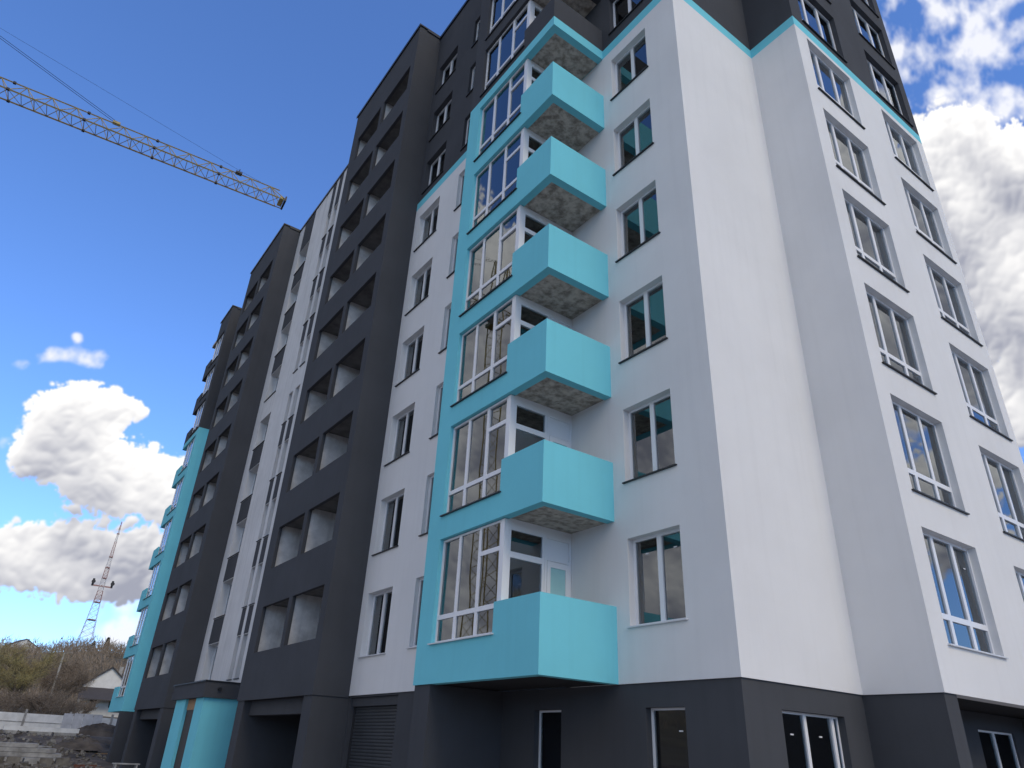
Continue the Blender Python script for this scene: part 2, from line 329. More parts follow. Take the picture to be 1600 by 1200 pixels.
# white bays of the long front
for sgn in (0, 1):
    f = mir if sgn else (lambda v: v)
    mo = lambda ops: [(f(a), f(b), p, q) for a, b, p, q in ops]
    zoned('wall', 'x', XF, f(YBL), f(YT), mo(w_white + w_slit))
    # loggia tower
    wall('loggia_tower_wall', 'x', XD, f(YT), f(YT2), 1.25, TOP, 'dark', mo(lo1 + lo2), .13, bld, 'loggia')
    for ya, yb in ((YT, YT + .3), (YT2 - .3, YT2)):
        a, b = sorted((f(ya), f(yb))); wall('loggia_tower_side', 'y', a, XD + .13, XF, 1.25, TOP, 'dark', (), .3, bld, 'dark')
    for ya, yb in ((YT + .3, 21.0), (23.84, 24.08), (26.82, YT2 - .3)):
        a, b = sorted((f(ya), f(yb))); wall('loggia_partition', 'y', a, XD + .13, XD + 1.85, 1.4, 29.2, 'loggia', (), b - a, bld, 'loggia')
    a, b = sorted((f(YT + .1), f(YT2 - .1)))
    dops = [(f(u), f(u + .85), z0 - 1.05, z1 - .12) for z0, z1 in lz for u in (22.2, 25.1)]
    wall('loggia_back_wall', 'x', XD + 1.85, a, b, 1.3, 29.3, 'inner', dops, .2, bld)
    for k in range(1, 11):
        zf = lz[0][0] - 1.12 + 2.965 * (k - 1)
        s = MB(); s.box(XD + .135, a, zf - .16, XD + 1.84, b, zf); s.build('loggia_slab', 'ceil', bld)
    # projecting turquoise bay
    opsb = [(f(YPOST + .12), f(14.72), FL[k] + .60, ZB[k + 1]) for k in KS]
    a, b = f(YPOST + .12), f(YBL)
    wall('bay_wall', 'x', XB, a, b, Z0, S1, 'teal', opsb, .22, bld)
    wall('bay_wall', 'x', XB, a, b, S1, TOP, 'dark', opsb, .22, bld)
    y0, y1 = sorted((f(YBL - .25), f(YBL)))
    wall('bay_side_wall', 'y', y0, XB + .22, XF, Z0, S1, 'teal', (), y1 - y0, bld, 'teal' if not sgn else 'inner')
    wall('bay_side_wall', 'y', y0, XB + .22, XF, S1, TOP, 'dark', (), y1 - y0, bld, 'dark' if not sgn else 'inner')
    # roof over bay and balcony, roof coping
    a, b = sorted((f(YB), f(YBL)))
    MB().box(XB + .02, a + .02, 28.56, XW + .2, b - .26, 28.8).build('bay_roof_slab', 'concrete', bld)
# stair front
wall('stair_wall', 'x', XF, YT2, mir(YT2), 1.3, TOP, 'stair', s_big + s_n1 + s_n2, .45, bld)
# far gable
zoned('wall', 'y', mir(YP) - .3, XW + .3, XE - .3)
zoned('wall', 'x', XW, mir(YPOST), mir(YP))
# floors and inner walls, seen through the glass
for k in range(1, 11):
    z = FL[k] if k < 10 else 28.7
    for x0, y0, x1, y1 in ((XW + .31, YP + .31, XE - .31, mir(YP) - .31), (XS + .31, YR + .31, XE - .31, YP + .30), (XB + .23, YPOST + .25, XW + .30, YBL - .26), (XF + .31, YBL - .25, XW + .30, mir(YBL) + .25)):
        MB().box(x0, y0, z - .02, x1, y1, z + .16).build('floor_slab', 'inner', bld)
for y in (11.9, 16.2, 21.0, 24.0, 27.3, 34.4, 39.3, 42.4, 45.5, 50.3):
    MB().box(XW + (.3 if y < 12 else .1), y, 1.72, 13.2, y + .14, 28.7).build('room_partition', 'inner', bld)
MB().box(13.2, YP + .4, 1.72, 13.34, mir(YP) - .4, 28.7).build('room_partition', 'inner', bld)
MB().box(17.7, YR + .4, 1.72, 17.84, 13.0, 28.7).build('room_partition', 'inner', bld)
MB().box(13.4, 11.8, 1.72, XE - .4, 11.94, 28.7).build('room_partition', 'inner', bld)
# roof and copings
MB().box(XF + .32, YBL, 28.9, XE - .32, mir(YBL), 29.1).build('roof', 'concrete', bld)
MB().box(XW + .32, YP + .32, 28.9, XE - .32, YBL - .02, 29.1).build('roof', 'concrete', bld)
def coping(axis, c, u0, u1, t=.3):
    u0, u1 = min(u0, u1), max(u0, u1); z0, z1 = TOP + .002, TOP + .085
    m = MB(); m.box(*((c - .06, u0, z0, c + t + .06, u1, z1) if axis == 'x' else (u0, c - .06, z0, u1, c + t + .06, z1)))
    if axis == 'x': m.box(c - .06, u0, z0 - .09, c - .04, u1, z0)
    else: m.box(u0, c - .06, z0 - .09, u1, c - .04, z0)
    m.build('roof_coping', 'coping', bld)
for f in ((lambda v: v), mir):
    a, b = sorted((f(YT) , f(YT2))); coping('x', XD, a - .06, b + .06)
    a, b = sorted((f(YBL), f(YT))); coping('x', XF, a + .07, b - .07)
    a, b = sorted((f(YPOST), f(YBL))); coping('x', XB, a - .06, b + .06)
    for yy in (YT, YT2 - .3): a, b = sorted((f(yy), f(yy + .3))); coping('y', a, XD + .37, XF + .5)
    a, b = sorted((f(YBL), f(YBL - .3))); coping('y', a, XB + .37, XF + .5)
coping('x', XF, YT2 + .07, mir(YT2) - .07); coping('x', XW, YP + .37, YPOST - .1); coping('y', YP, XW - .06, XS - .08); coping('y', YR, XS - .06, XE + .06); coping('x', XS, YR + .37, YP - .07)

# windows -----------------------------------------------------------
_mesh = {}; prng = random.Random(77)
def sheet(key, w, h, lights, b=.055, depth=.07):
    """frame as one mesh, panes as meshes; origin at the lower left of the opening seen from outside"""
    if key in _mesh: return _mesh[key]
    g = [(x0 + b, x1 - b, z0 + b, z1 - b) for x0, x1, z0, z1 in lights]
    fr = grid_wall('y', 0, depth, 0, w, 0, h, g); fr.materials.append(M['pvc']); fr.materials.append(M['pvc'])
    # sash steps: a thin proud rim round each light
    panes = []
    for a, c, p, q in g:
        me = MB().box(a - .004, depth * .45, p - .004, c + .004, depth * .45 + .012, q + .004).mesh('pane'); me.materials.append(M['glass']); panes.append(me)
    _mesh[key] = (fr, panes); return _mesh[key]
def sill_mesh(key, w, rec, m):
    if key in _mesh: return _mesh[key]
    mb = MB(); mb.prism([(-rec - .055, -.030), (-rec - .055, -.004), (.0, .012), (.0, -.020)], 'x', -.05, w + .05)
    me = mb.mesh('sill'); me.materials.append(M[m]); _mesh[key] = me; return me
def window(key, axis, c, ua, ub, za, zb, lights, rec=.17, name='window', sill='sill_dark', b=.058, marks=None):
    w, h = abs(ub - ua), zb - za
    H0 = max(l[3] for l in lights)
    fr, panes = sheet(key, w, H0, lights, b)
    o = link(name, fr, bld)
    if axis == 'x': o.rotation_euler = (0, 0, R(-90)); o.location = (c + rec, max(ua, ub), za)
    else: o.location = (min(ua, ub), c + rec, za)
    o.scale = (1, 1, h / H0)
    for p in panes: link('pane', p, o).rotation_euler = (R(prng.uniform(-.35, .35)), 0, R(prng.uniform(-.3, .3)))
    if marks:
        for i, (x, z) in enumerate(marks):
            if 'pane_mark' not in _mesh:  # small white rectangle set on the pane
                me = MB().box(-.045, -.002, -.012, .045, .003, .012).mesh('pane_mark'); me.materials.append(M['sill_white']); _mesh['pane_mark'] = me
            link('pane_mark', _mesh['pane_mark'], o).location = (x, .026, z)
    if sill: link('sill', sill_mesh((round(w, 2), rec, sill), w, rec, sill), o)
    return o
def cols(edges, zs): return [(edges[i], edges[i + 1], zs[j], zs[j + 1]) for i in range(len(edges) - 1) for j in range(len(zs) - 1)]
for k in KS:
    sl = 'sill_white' if k == 1 else 'sill_dark'
    a = w_wall[k - 1]; window('wall', 'x', XW, a[0], a[1], a[2], a[3], cols([0, .72, 1.43], [0, 1.76]), .17, sill=sl, marks=[(.36, 1.42), (1.12, 1.42)] if k == 1 else None)
    for ops in (w_wing1, w_wing2):
        a = ops[k - 1]; window('wing', 'y', YR, *a, cols([0, .69, 1.53, 2.30], [0, .57, 2.23]), .16, sill=sl, b=.055, marks=[(1.96, 1.75)] if k == 1 else None)
    for f in ((lambda v: v), mir):
        a = w_white[k - 1]; window('white', 'x', XF, f(a[0]), f(a[1]), a[2], a[3], cols([0, .72, 1.60], [0, 1.81]), .2, sill=sl)
        a = w_slit[k - 1]; window('slit', 'x', XF, f(a[0]), f(a[1]), a[2], a[3], [(0, .46, 0, 1.80)], .12, sill=sl)
        h = ZB[k + 1] - FL[k] - .6
        li = cols([0, .78, 1.63], [0, .57, 2.38]) + [(1.63, 2.45, 0, .57), (1.63, 2.45, .57, 1.76), (1.63, 2.45, 1.76, 2.38)]
        window('bay', 'x', XB, f(YPOST + .12), f(14.72), FL[k] + .6, ZB[k + 1] - .015, li, .10, sill=sl, b=.05)
    a = s_big[k - 1]; window('stair', 'x', XF, *a, cols([0, .9, 1.8], [0, 1.75]), .37)
    for ops in (s_n1, s_n2):
        a = ops[k - 1]; w = round(a[1] - a[0], 3); window('slot%.2f' % w, 'x', XF, *a, [(0, w, 0, 1.75)], .37)
# dark spandrels between the stair windows (the middle one stays white)
for ops in (s_big, s_n1, s_n2):
    for k in range(1, 10):
        if k == 5: continue
        z0 = ops[k - 1][3] + .03; z1 = ops[k][2] - .06 if k < 9 else TOP - .12
        MB().box(XF - .012, ops[0][0] + .02, z0, XF + .05, ops[0][1] - .02, z1).build('spandrel_panel', 'dark', bld)
# balconies: parapet, slab, corner post, glazed return with door
def balcony(k, f, far=False):
    m = 'teal' if k <= 6 else 'dark'
    y0, y1 = sorted((f(YB), f(YPOST + .12)))
    bz, tz = ZB[k], ZT[k]
    root = empty('balcony', (0, 0, 0)); root.parent = bld
    def para(z0, z1, mm):
        p = MB()
        p.box(XB, y0, z0, XB + .22, y1, z1)
        if not far: p.box(XB + .22, y0, z0, XW, y0 + .22, z1)
        else: p.box(XB + .22, y1 - .22, z0, XW, y1, z1)
        p.build('parapet', mm, root)
    if k == 7: para(S0, S1, 'teal'); para(S1, tz, 'dark')
    else: para(bz, tz, m)
    ya, yb = (y0 + .22, y1) if not far else (y0, y1 - .22)
    MB().box(XB + .22, ya, bz + (.025 if k > 1 else .003), XW, yb, bz + .20).build('slab', 'concrete' if k > 1 else 'void_shade', root)
    # white corner post and head beam
    yp = f(YPOST); ys = sorted((yp, f(YPOST + .12)))
    MB().box(XB + .09, ys[0], bz + .21, XB + .22, ys[1], ZB[k + 1] - .015).build('corner_post', 'pvc', root)
    zb = ZB[k + 1]
    MB().box(XB + .22, ys[0] + .01, zb - .16, XW, ys[1], zb + .02).build('head_beam', 'pvc', root)
    if far: return
    MB().box(XB + .22, YPOST + .02, bz + .2, 9.60, YPOST + .13, FL[k] + .60).build('low_wall', 'white', root)
    h = zb - .16 - FL[k] - .60
    o = window('return%d' % k, 'y', YPOST, XB + .22, 9.60, FL[k] + .6, zb - .16, [(0, 1.0, 0, h - .60), (0, 1.0, h - .60, h)], .01, name='return_window', sill=None, b=.065)
    # balcony door: frame, upper panel, leaf with turquoise film
    d = MB()
    z1 = zb - .16; zt = z1 - .55; zf = bz + .2
    for (x0, x1, q0, q1) in ((9.605, 9.67, zf, z1), (10.30, 10.365, zf, z1), (9.67, 10.30, zt, zt + .06), (9.67, 10.30, z1 - .06, z1)):
        d.box(x0, YPOST + .01, q0, x1, YPOST + .08, q1)
    dd = d.build('balcony_door', 'pvc', root)
    MB().box(9.672, YPOST + .03, zt + .062, 10.298, YPOST + .06, z1 - .062).build('door_panel', 'pvc', dd)
    lf = MB()
    for (x0, x1, q0, q1) in ((9.675, 9.77, zf, zt - .01), (10.20, 10.295, zf, zt - .01), (9.77, 10.20, zt - .14, zt - .01), (9.77, 10.20, zf, zf + .5)):
        lf.box(x0, YPOST + .0, q0, x1, YPOST + .06, q1)
    lf.build('door_leaf', 'pvc', dd)
    MB().box(9.772, YPOST + .02, zf + .5, 10.198, YPOST + .04, zt - .14).build('door_glass', 'door_glass', dd)
for k in KS:
    balcony(k, lambda v: v); balcony(k, mir, True)

# ground floor ------------------------------------------------------
e = .035
GB = GZ - .3
wall('ground_floor_wall', 'x', XW + e, YP + .3 + e, 14.64, GB, Z0, 'dark', [(9.12, 10.07, -.95, .88), (12.50, 13.42, GZ, .89)], .3, bld)
wall('ground_floor_wall', 'y', YP + e, XW + e, XS + e, GB, Z0, 'dark', [(11.41, 13.29, -1.1, .88)], .3, bld)
wall('ground_floor_wall', 'x', XS + e, YR + .3 + e, YP + e, GB, Z0, 'dark', (), .3, bld)
MB().box(XS + e, YR + e, GB, 14.49, YR + .3 + e, Z0).build('ground_floor_pier', 'dark', bld)
wall('ground_floor_wall', 'y', YP + e, XS + .3 + e, XE, GB, Z0, 'dark', [(18.55, 20.35, GZ, .95)], .3, bld)
MB().box(XS + .3 + e, YR + .305, Z0 + .012, XE - .3, YP + .3, Z0 + .2).build('wing_soffit', 'void_shade', bld)
MB().box(20.95, YR + e, GB, XE - e, YP + e, Z0).build('ground_floor_pier', 'dark', bld)
def shopfront(axis, c, u0, u1, z0, z1, lights, name, rec=.14, sill=None, marks=None):
    return window('%s%.2f' % (name, u0), axis, c, u0, u1, z0, z1, lights, rec, name=name, sill=sill, b=.04, marks=marks)
shopfront('x', XW + e, 9.12, 10.07, -.95, .88, [(0, .95, 0, 1.83)], 'window', marks=[(.68, 1.45)])
shopfront('x', XW + e, 12.50, 13.42, GZ, .89, [(0, .92, 0, 2.44)], 'glazed_door', marks=[(.80, 2.16)])
shopfront('y', YP + e, 11.41, 13.29, -1.1, .88, cols([0, .85, 1.70, 1.88], [0, 1.98]), 'window', marks=[(.45, 1.62), (1.3, 1.62)])
shopfront('y', YP + e, 18.55, 20.35, GZ, .95, cols([0, .85, 1.8], [0, 2.5]), 'glazed_door', .05)
for f in ((lambda v: v), mir):
    def yw(ya, yb, x0, x1, mm='dark', z1=Z0):
        a, b = sorted((f(ya), f(yb))); MB().box(x0, a, GB, x1, b, z1).build('ground_floor_pier', mm, bld)
    yw(14.64, YBL - e, XB + e, XW + e)                                     # pier carrying the bay
    a, b = sorted((f(YBL - e), f(YT + e)))
    wall('ground_floor_wall', 'x', XF + e, a, b, GB, Z0, 'dark', [(f(17.70), f(20.60), GZ, 1.25)], .3, bld)
    yw(YT + e, 21.37, XD + e, XF + 1.2, z1=1.25)
    yw(26.83, YT2 - e, XD + e, XF + 1.2, z1=1.25)
    a, b = sorted((f(21.37), f(26.83)))
    MB().box(XD + .27, a, .80, XD + .60, b, 1.25).build('passage_beam', 'dark', bld)
    MB().box(XD + .26, a - .4, 1.262, XF + 5, b + .4, 1.38).build('passage_soffit', 'void_shade', bld)
    MB().box(XF + 4.6, a - .6, GB, XF + 4.8, b + .6, 1.3).build('passage_end_wall', 'void_shade', bld)
    yw(21.0, 21.3, XF + 1.2, XF + 4.6, 'void_shade', 1.25); yw(26.95, 27.25, XF + 1.2, XF + 4.6, 'void_shade', 1.25)
    # roller shutter: box and curtain of slats
    a, b = sorted((f(17.70), f(20.60)))
    rs = empty('roller_shutter', (0, 0, 0)); rs.parent = bld
    MB().box(XF + .10, a + .02, 1.02, XF + .36, b - .02, 1.245).build('shutter_box', 'dark', rs)
    for yy in (a + .02, b - .12): MB().box(XF + .17, yy, GZ, XF + .30, yy + .10, 1.02).build('guide_rail', 'sill_dark', rs)
    slat = MB(); slat.prism([(XF + .205, -.038), (XF + .190, -.012), (XF + .190, .012), (XF + .205, .038), (XF + .225, .038), (XF + .225, -.038)], 'y', a + .12, b - .12)
    sme = slat.mesh('slat'); sme.materials.append(M['shutter'])
    n = int((1.02 - GZ) / .082)
    for i in range(n): o = link('slat', sme, rs); o.location.z = .98 - .082 * i
MB().box(XB + .05, YPOST + .13, Z0 + .012, XF + 1.1, YBL - .26, Z0 + .2).build('bay_soffit', 'void_shade', bld)
MB().box(XB + .05, mir(YBL - .26), Z0 + .012, XF + 1.1, mir(YPOST + .13), Z0 + .2).build('bay_soffit', 'void_shade', bld)
MB().box(XF + e, YT2, GB, XF + .3, mir(YT2), 1.3).build('ground_floor_wall', 'dark', bld)
# entrance porch: turquoise walls, brown door, dark flat canopy
por = empty('entrance_porch', (7.8, 33.5, GZ)); por.parent = bld
def P(name, m, *b):
    mb = MB(); mb.box(b[0] - 7.8, b[1] - 33.5, b[2] - GZ, b[3] - 7.8, b[4] - 33.5, b[5] - GZ); return mb.build(name, m, por)
P('canopy', 'dark', 7.78, 30.95, 1.46, XF - .003, 36.05, 2.02)
P('canopy_flashing', 'coping', 7.74, 30.91, 2.022, XF - .003, 36.09, 2.07)
P('side_wall', 'teal', 7.90, 31.12, GB, XF - .003, 31.42, 1.46)
P('front_wall', 'teal', 7.90, 31.42, GB, 8.15, 32.30, 1.46)
P('front_wall', 'teal', 7.90, 33.90, GB, 8.15, 35.55, 1.46)
P('door', 'brown_door', 8.02, 32.302, GB, 8.08, 33.898, 1.30)
P('transom_box', 'wood', 8.0, 32.302, 1.05, 8.14, 33.898, 1.45)
P('side_wall', 'teal', 8.15, 35.25, GB, XF - .003, 35.55, 1.46)
lamp = MB(); lamp.bar((.55, -2.55, 3.32), (.55, -2.66, 3.32), .07, 8); lamp.build('wall_lamp', 'coping', por)

# ------------------------------------------------------------------ tower crane
def crane():
    root = empty('tower_crane', (-16.0, 50.6, GZ), math.atan2(-.075, 1.0))
    tag(root, 'yellow lattice tower crane with its jib against the blue sky', 'crane')
    J = 40.0 - GZ; W = 1.24; Hh = 1.27
    def lattice(name, x0, x1, n, tall=Hh, wide=W, zb=J):
        m = MB(); st = (x1 - x0) / n
        B0 = lambda x: (x, -wide / 2, zb); B1 = lambda x: (x, wide / 2, zb); T = lambda x: (x, 0, zb + tall)
        m.bar(B0(x0), B0(x1), .078); m.bar(B1(x0), B1(x1), .078); m.bar(T(x0), T(x1), .066)
        for i in range(n):
            a, b, c = x0 + i * st, x0 + (i + .5) * st, x0 + (i + 1) * st
            for B in (B0, B1):
                m.bar(B(a), T(b), .032); m.bar(T(b), B(c), .032)
            m.bar(B0(a), B1(a), .030); m.bar(B0(b), B1(b), .024); m.bar(B0(a), B1(b), .026); m.bar(B1(b), B0(c), .026)
        m.build(name, 'crane', root)
    x = 1.2
    for i in range(5):
        lattice('jib_section', x, x + 4.8, 3); 
        for p in ((x, -W / 2, J), (x, W / 2, J), (x, 0, J + Hh)): MB().box(p[0] - .09, p[1] - .085, p[2] - .085, p[0] + .09, p[1] + .085, p[2] + .085).build('section_joint', 'steel', root)
        x += 4.8
    tip = MB()                                                      # tapered nose with a dark end plate
    tip.bar((x, -W / 2, J), (x + .62, -W / 2, J), .05); tip.bar((x, W / 2, J), (x + .62, W / 2, J), .05)
    tip.bar((x - .75, 0, J + Hh), (x + .5, -W / 2, J + .1), .04); tip.bar((x - .75, 0, J + Hh), (x + .5, W / 2, J + .1), .04)
    tip.build('jib_nose', 'crane', root)
    MB().box(x + .50, -W / 2 - .05, J - .08, x + .62, W / 2 + .05, J + .38).build('end_plate', 'coping', root)
    MB().box(x + .1, -W / 2 + .1, J + .08, x + .44, W / 2 - .1, J + .30).build('rope_pulley_block', 'crane', root)
    pk = 46.3 - GZ
    m = MB()
    for dx, dy in ((-.8, -.8), (-.8, .8), (.8, -.8), (.8, .8)): m.bar((dx, dy, J - 1.6), (dx * .15, dy * .15, pk), .07)
    for z in (J + .5, J + 2.4, J + 4.3):
        q = .8 * (1 - .85 * (z - J + 1.6) / (pk - J + 1.6)); c = [(-q, -q, z), (q, -q, z), (q, q, z), (-q, q, z)]
        for i in range(4): m.bar(c[i], c[(i + 1) % 4], .035)
    m.build('tower_peak', 'crane', root)
    top = (0, 0, pk)
    for dy in (-.12, .12): MB().bar((0, dy, pk), (12.7, dy, J + Hh + .12), .022).build('pendant_line', 'steel', root)
    MB().bar((0, 0, pk + .1), (21.8, 0, J + Hh + .35), .012).build('pendant_line', 'steel', root)
    MB().bar((21.8, 0, J + Hh + .35), (24.6, 0, J + Hh - .1), .012).build('pendant_line', 'steel', root)
    m = MB(); m.box(12.4, -.14, J + Hh - .02, 12.9, .14, J + Hh + .18); m.build('pendant_anchor', 'crane', root)
    m = MB(); m.box(21.55, -.16, J + Hh - .04, 22.05, .16, J + Hh + .14); m.bar((21.8, -.1, J + Hh + .1), (21.8, -.1, J + Hh + .42), .03); m.bar((21.8, .1, J + Hh + .1), (21.8, .1, J + Hh + .42), .03); m.build('pendant_anchor', 'steel', root)
    lattice('counter_jib', -9.6, -1.2, 5, .9)
    MB().bar(top, (-8.8, 0, J + .9), .03).build('pendant_line', 'steel', root)
    MB().box(-9.4, -.7, J - 1.8, -7.6, .7, J - .06).build('counterweight', 'slab', root)
    MB().box(.9, -1.9, J - 2.4, 2.3, -.66, J - .5).build('operator_cab', 'mwhite', root)
    MB().box(-1.0, -1.0, J - 1.9, 1.0, 1.0, J - 1.55).build('slewing_ring', 'crane', root)
    h = 4.0; n = int((J - 1.9) / h)
    hh = (J - 1.9) / n
    m = MB()
    for dx, dy in ((-.8, -.8), (.8, -.8), (.8, .8), (-.8, .8)): m.bar((dx, dy, 0), (dx, dy, hh), .08)
    c = [(-.8, -.8), (.8, -.8), (.8, .8), (-.8, .8)]
    for i in range(4):
        a, b = c[i], c[(i + 1) % 4]
        for j in range(2):
            m.bar((*a, hh * j / 2), (*b, hh * (j + .5) / 2), .03); m.bar((*b, hh * (j + .5) / 2), (*a, hh * (j + 1) / 2), .03)
    me = m.mesh('mast_section'); me.materials.append(M['crane'])
    for i in range(n): o = link('mast_section', me, root); o.location.z = i * hh
    MB().box(-2.4, -2.4, -.4, 2.4, 2.4, .5).build('foundation_block', 'slab', root)
crane()

# ------------------------------------------------------------------ lattice radio mast on the hill
def radio_mast():
    bx, by = 42.0, 400.0; bz = ground(bx, by) - .5
    root = empty('radio_mast', (bx, by, bz)); tag(root, 'tall red and white lattice radio mast on the hilltop', 'mast')
    Ht = 96.0 - bz
    lv = [0, .13, .26, .385, .47, .56, .64, .72, .84, .93, 1.0]
    wd = [3.4, 2.7, 2.0, 1.45, 1.1, .95, .85, .62, .42, .28, .12]
    for i in range(len(lv) - 1):
        m = MB(); z0, z1, a, b = lv[i] * Ht, lv[i + 1] * Ht, wd[i], wd[i + 1]
        sub = 3; pr = .078 if i < 4 else .07
        for j in range(sub):
            p, q = z0 + (z1 - z0) * j / sub, z0 + (z1 - z0) * (j + 1) / sub
            wa, wb = a + (b - a) * j / sub, a + (b - a) * (j + 1) / sub
            ca = [(-wa, -wa, p), (wa, -wa, p), (wa, wa, p), (-wa, wa, p)]; cb = [(-wb, -wb, q), (wb, -wb, q), (wb, wb, q), (-wb, wb, q)]
            for t in range(4):
                m.bar(ca[t], cb[t], pr * 1.3); m.bar(ca[t], cb[(t + 1) % 4], pr * .6); m.bar(ca[(t + 1) % 4], cb[t], pr * .6)
                m.bar(cb[t], cb[(t + 1) % 4], pr * .7)
        m.build('mast_section', 'red' if i % 2 else 'mwhite', root)
    for f, r in ((.26, 2.6), (.385, 2.2), (.56, 1.6), (.64, 1.5), (.72, 1.3), (.90, .9)):
        m = MB(); z = f * Ht; m.bar((0, 0, z), (0, 0, z + .4), r * .72, 10); m.build('platform', 'red', root)
    z = .50 * Ht; m = MB(); m.box(-4.4, -.25, z, 4.4, .25, z + .6); m.build('antenna_arm', 'red', root)
    for sx in (-1, 1):
        m = MB(); m.bar((sx * 4.2, 0, z), (sx * 4.2, 0, z + 3.4), .5, 8); m.bar((sx * 4.2, -.7, z + 1.9), (sx * 4.2, -1.1, z + 1.9), .9, 10); m.build('dish_antenna', 'steel', root)
radio_mast()

# ------------------------------------------------------------------ trees
def leaf_quad(bm, p, d, l, w, rng):
    d = d.normalized(); s = d.cross(Vector((rng.uniform(-1, 1), rng.uniform(-1, 1), rng.uniform(-1, 1))))
    if s.length < 1e-3: s = Vector((1, 0, 0))
    s = s.normalized() * w; e = p + d * l
    v = [bm.verts.new(q) for q in (p - s, p + s, e)]
    bm.faces.new(v)
def bare_tree_meshes(seed, h, spread, droop=0.0, dens=1.0):
    rng = random.Random(seed); tb = MB(); cb = bmesh.new()
    def grow(p, d, l, r, lev):
        n = 3; q = p
        for i in range(n):
            d = (d + Vector((rng.uniform(-1, 1), rng.uniform(-1, 1), rng.uniform(-.4, .6) - droop * lev)) * .16).normalized()
            e = q + d * l / n; tb.bar(q, e, r * (1 - .25 * i), 5 if lev == 0 else 3, r * (1 - .25 * (i + 1)))
            q = e
            if lev < 3:
                for j in range(2 if lev < 2 else 2):
                    if lev == 0 and i == 0: continue
                    az = rng.uniform(0, 6.28); t = Vector((math.cos(az), math.sin(az), 0))
                    grow(q, (d * rng.uniform(.5, 1.0) + t * spread * rng.uniform(.6, 1.1)).normalized(), l * rng.uniform(.5, .72), r * .5, lev + 1)
            if lev >= 2:
                for j in range(int(7 * dens)):
                    t = Vector((rng.gauss(0, 1), rng.gauss(0, 1), rng.gauss(.35, .8))).normalized()
                    leaf_quad(cb, q + Vector((rng.gauss(0, .08), rng.gauss(0, .08), rng.gauss(0, .08))) * h * .12, (d * .6 + t), h * rng.uniform(.05, .11), h * .0017, rng)
    grow(Vector((0, 0, -.3)), Vector((0, 0, 1)), h * .62, h * .022, 0)
    cm = bpy.data.meshes.new('crown'); cb.to_mesh(cm); cb.free()
    return tb.mesh('trunk'), cm
kinds = [(bare_tree_meshes(3, 9.0, .8), 'twig2', 'greening tree with a yellow green haze of buds behind the concrete fence', 'budding trees behind the fence'),
         (bare_tree_meshes(11, 9.5, .7), 'twig', 'bare brown leafless tree behind the concrete fence', 'bare trees behind the fence'),
         (bare_tree_meshes(29, 6.0, .95, .05), 'twig', 'low bare brown thicket bush along the far side of the fence', 'bare bushes behind the fence')]
for (tm, cm), mm, lab, grp in kinds: tm.materials.append(M['bark']); cm.materials.append(M[mm])
rng = random.Random(5)
def plant(kind, x, y, sc):
    (tm, cm), mm, lab, grp = kinds[kind]
    r = empty('bush' if kind == 2 else 'tree', (x, y, ground(x, y)), rng.uniform(0, 6.28)); r.scale = (sc,) * 3
    tag(r, lab, 'bush' if kind == 2 else 'tree', grp)
    link('trunk', tm, r); link('crown', cm, r)
for i in range(13):
    y = rng.uniform(92, 125); plant(0, y * rng.uniform(-.06, .062), y, rng.uniform(.62, .92))
for i in range(15):
    y = rng.uniform(98, 150); plant(1, y * rng.uniform(.0, .105), y, rng.uniform(.6, .85))
for i in range(16):
    y = rng.uniform(80, 96); plant(2, y * rng.uniform(-.03, .11), y, rng.uniform(.35, .6))
for i in range(8):
    y = rng.uniform(84, 128); plant(2, y * rng.uniform(.100, .128), y, rng.uniform(.30, .5))
# the far wood on the slope reads as one mass
def far_wood():
    rng = random.Random(99); bm = bmesh.new()
    for i in range(1800):
        if i < 900: y = rng.uniform(170, 430); x = y * rng.uniform(-.10, .24)
        else:                                                  # the wood runs on round the valley
            a = rng.uniform(R(-60), R(150)); d = rng.uniform(240, 430); x, y = d * math.cos(a), d * math.sin(a)
        if i < 900 and y < 330 and rng.random() < .35: continue
        z = ground(x, y); h = rng.uniform(4.5, 9) * (.8 if y > 380 else 1); w = h * rng.uniform(.45, .7)
        for j in range(70 if i < 900 else 34):
            t = Vector((rng.gauss(0, .5), rng.gauss(0, .5), 0)) * w
            p = Vector((x, y, z)) + t + Vector((0, 0, h * rng.uniform(0.0, .85) * max(.25, 1 - t.length / (w * 1.6))))
            leaf_quad(bm, p, Vector((rng.gauss(0, .5), rng.gauss(0, .5), 1)), h * rng.uniform(.12, .3), h * .016, rng)
    me = bpy.data.meshes.new('far_wood'); bm.to_mesh(me); bm.free(); me.materials.append(M['twig'])
    tag(link('far_wood', me), 'leafless brown wood covering the hillside', 'wood', kind='stuff')
far_wood()
def spruce(x, y, h):
    z = ground(x, y); r = empty('spruce_tree', (x, y, z)); tag(r, 'small dark evergreen on the ridge beside the radio mast', 'tree', 'evergreens on the ridge')
    MB().bar((0, 0, -.3), (0, 0, h), .14, 5, .03).build('trunk', 'bark', r)
    bm = bmesh.new(); q = random.Random(int(x * 10))
    for i in range(420):
        t = q.random() ** .8; az = q.uniform(0, 6.28); rad = h * .28 * (1 - t) * q.uniform(.2, 1)
        leaf_quad(bm, Vector((math.cos(az) * rad, math.sin(az) * rad, h * (.08 + .92 * t))), Vector((math.cos(az), math.sin(az), -.35)), h * .10, h * .03, q)
    me = bpy.data.meshes.new('crown'); bm.to_mesh(me); bm.free(); link('crown', me, r, 'ever')
for x, y, h in ((45.5, 395, 7), (50.5, 392, 8.5), (61, 390, 9.5)): spruce(x, y, h)

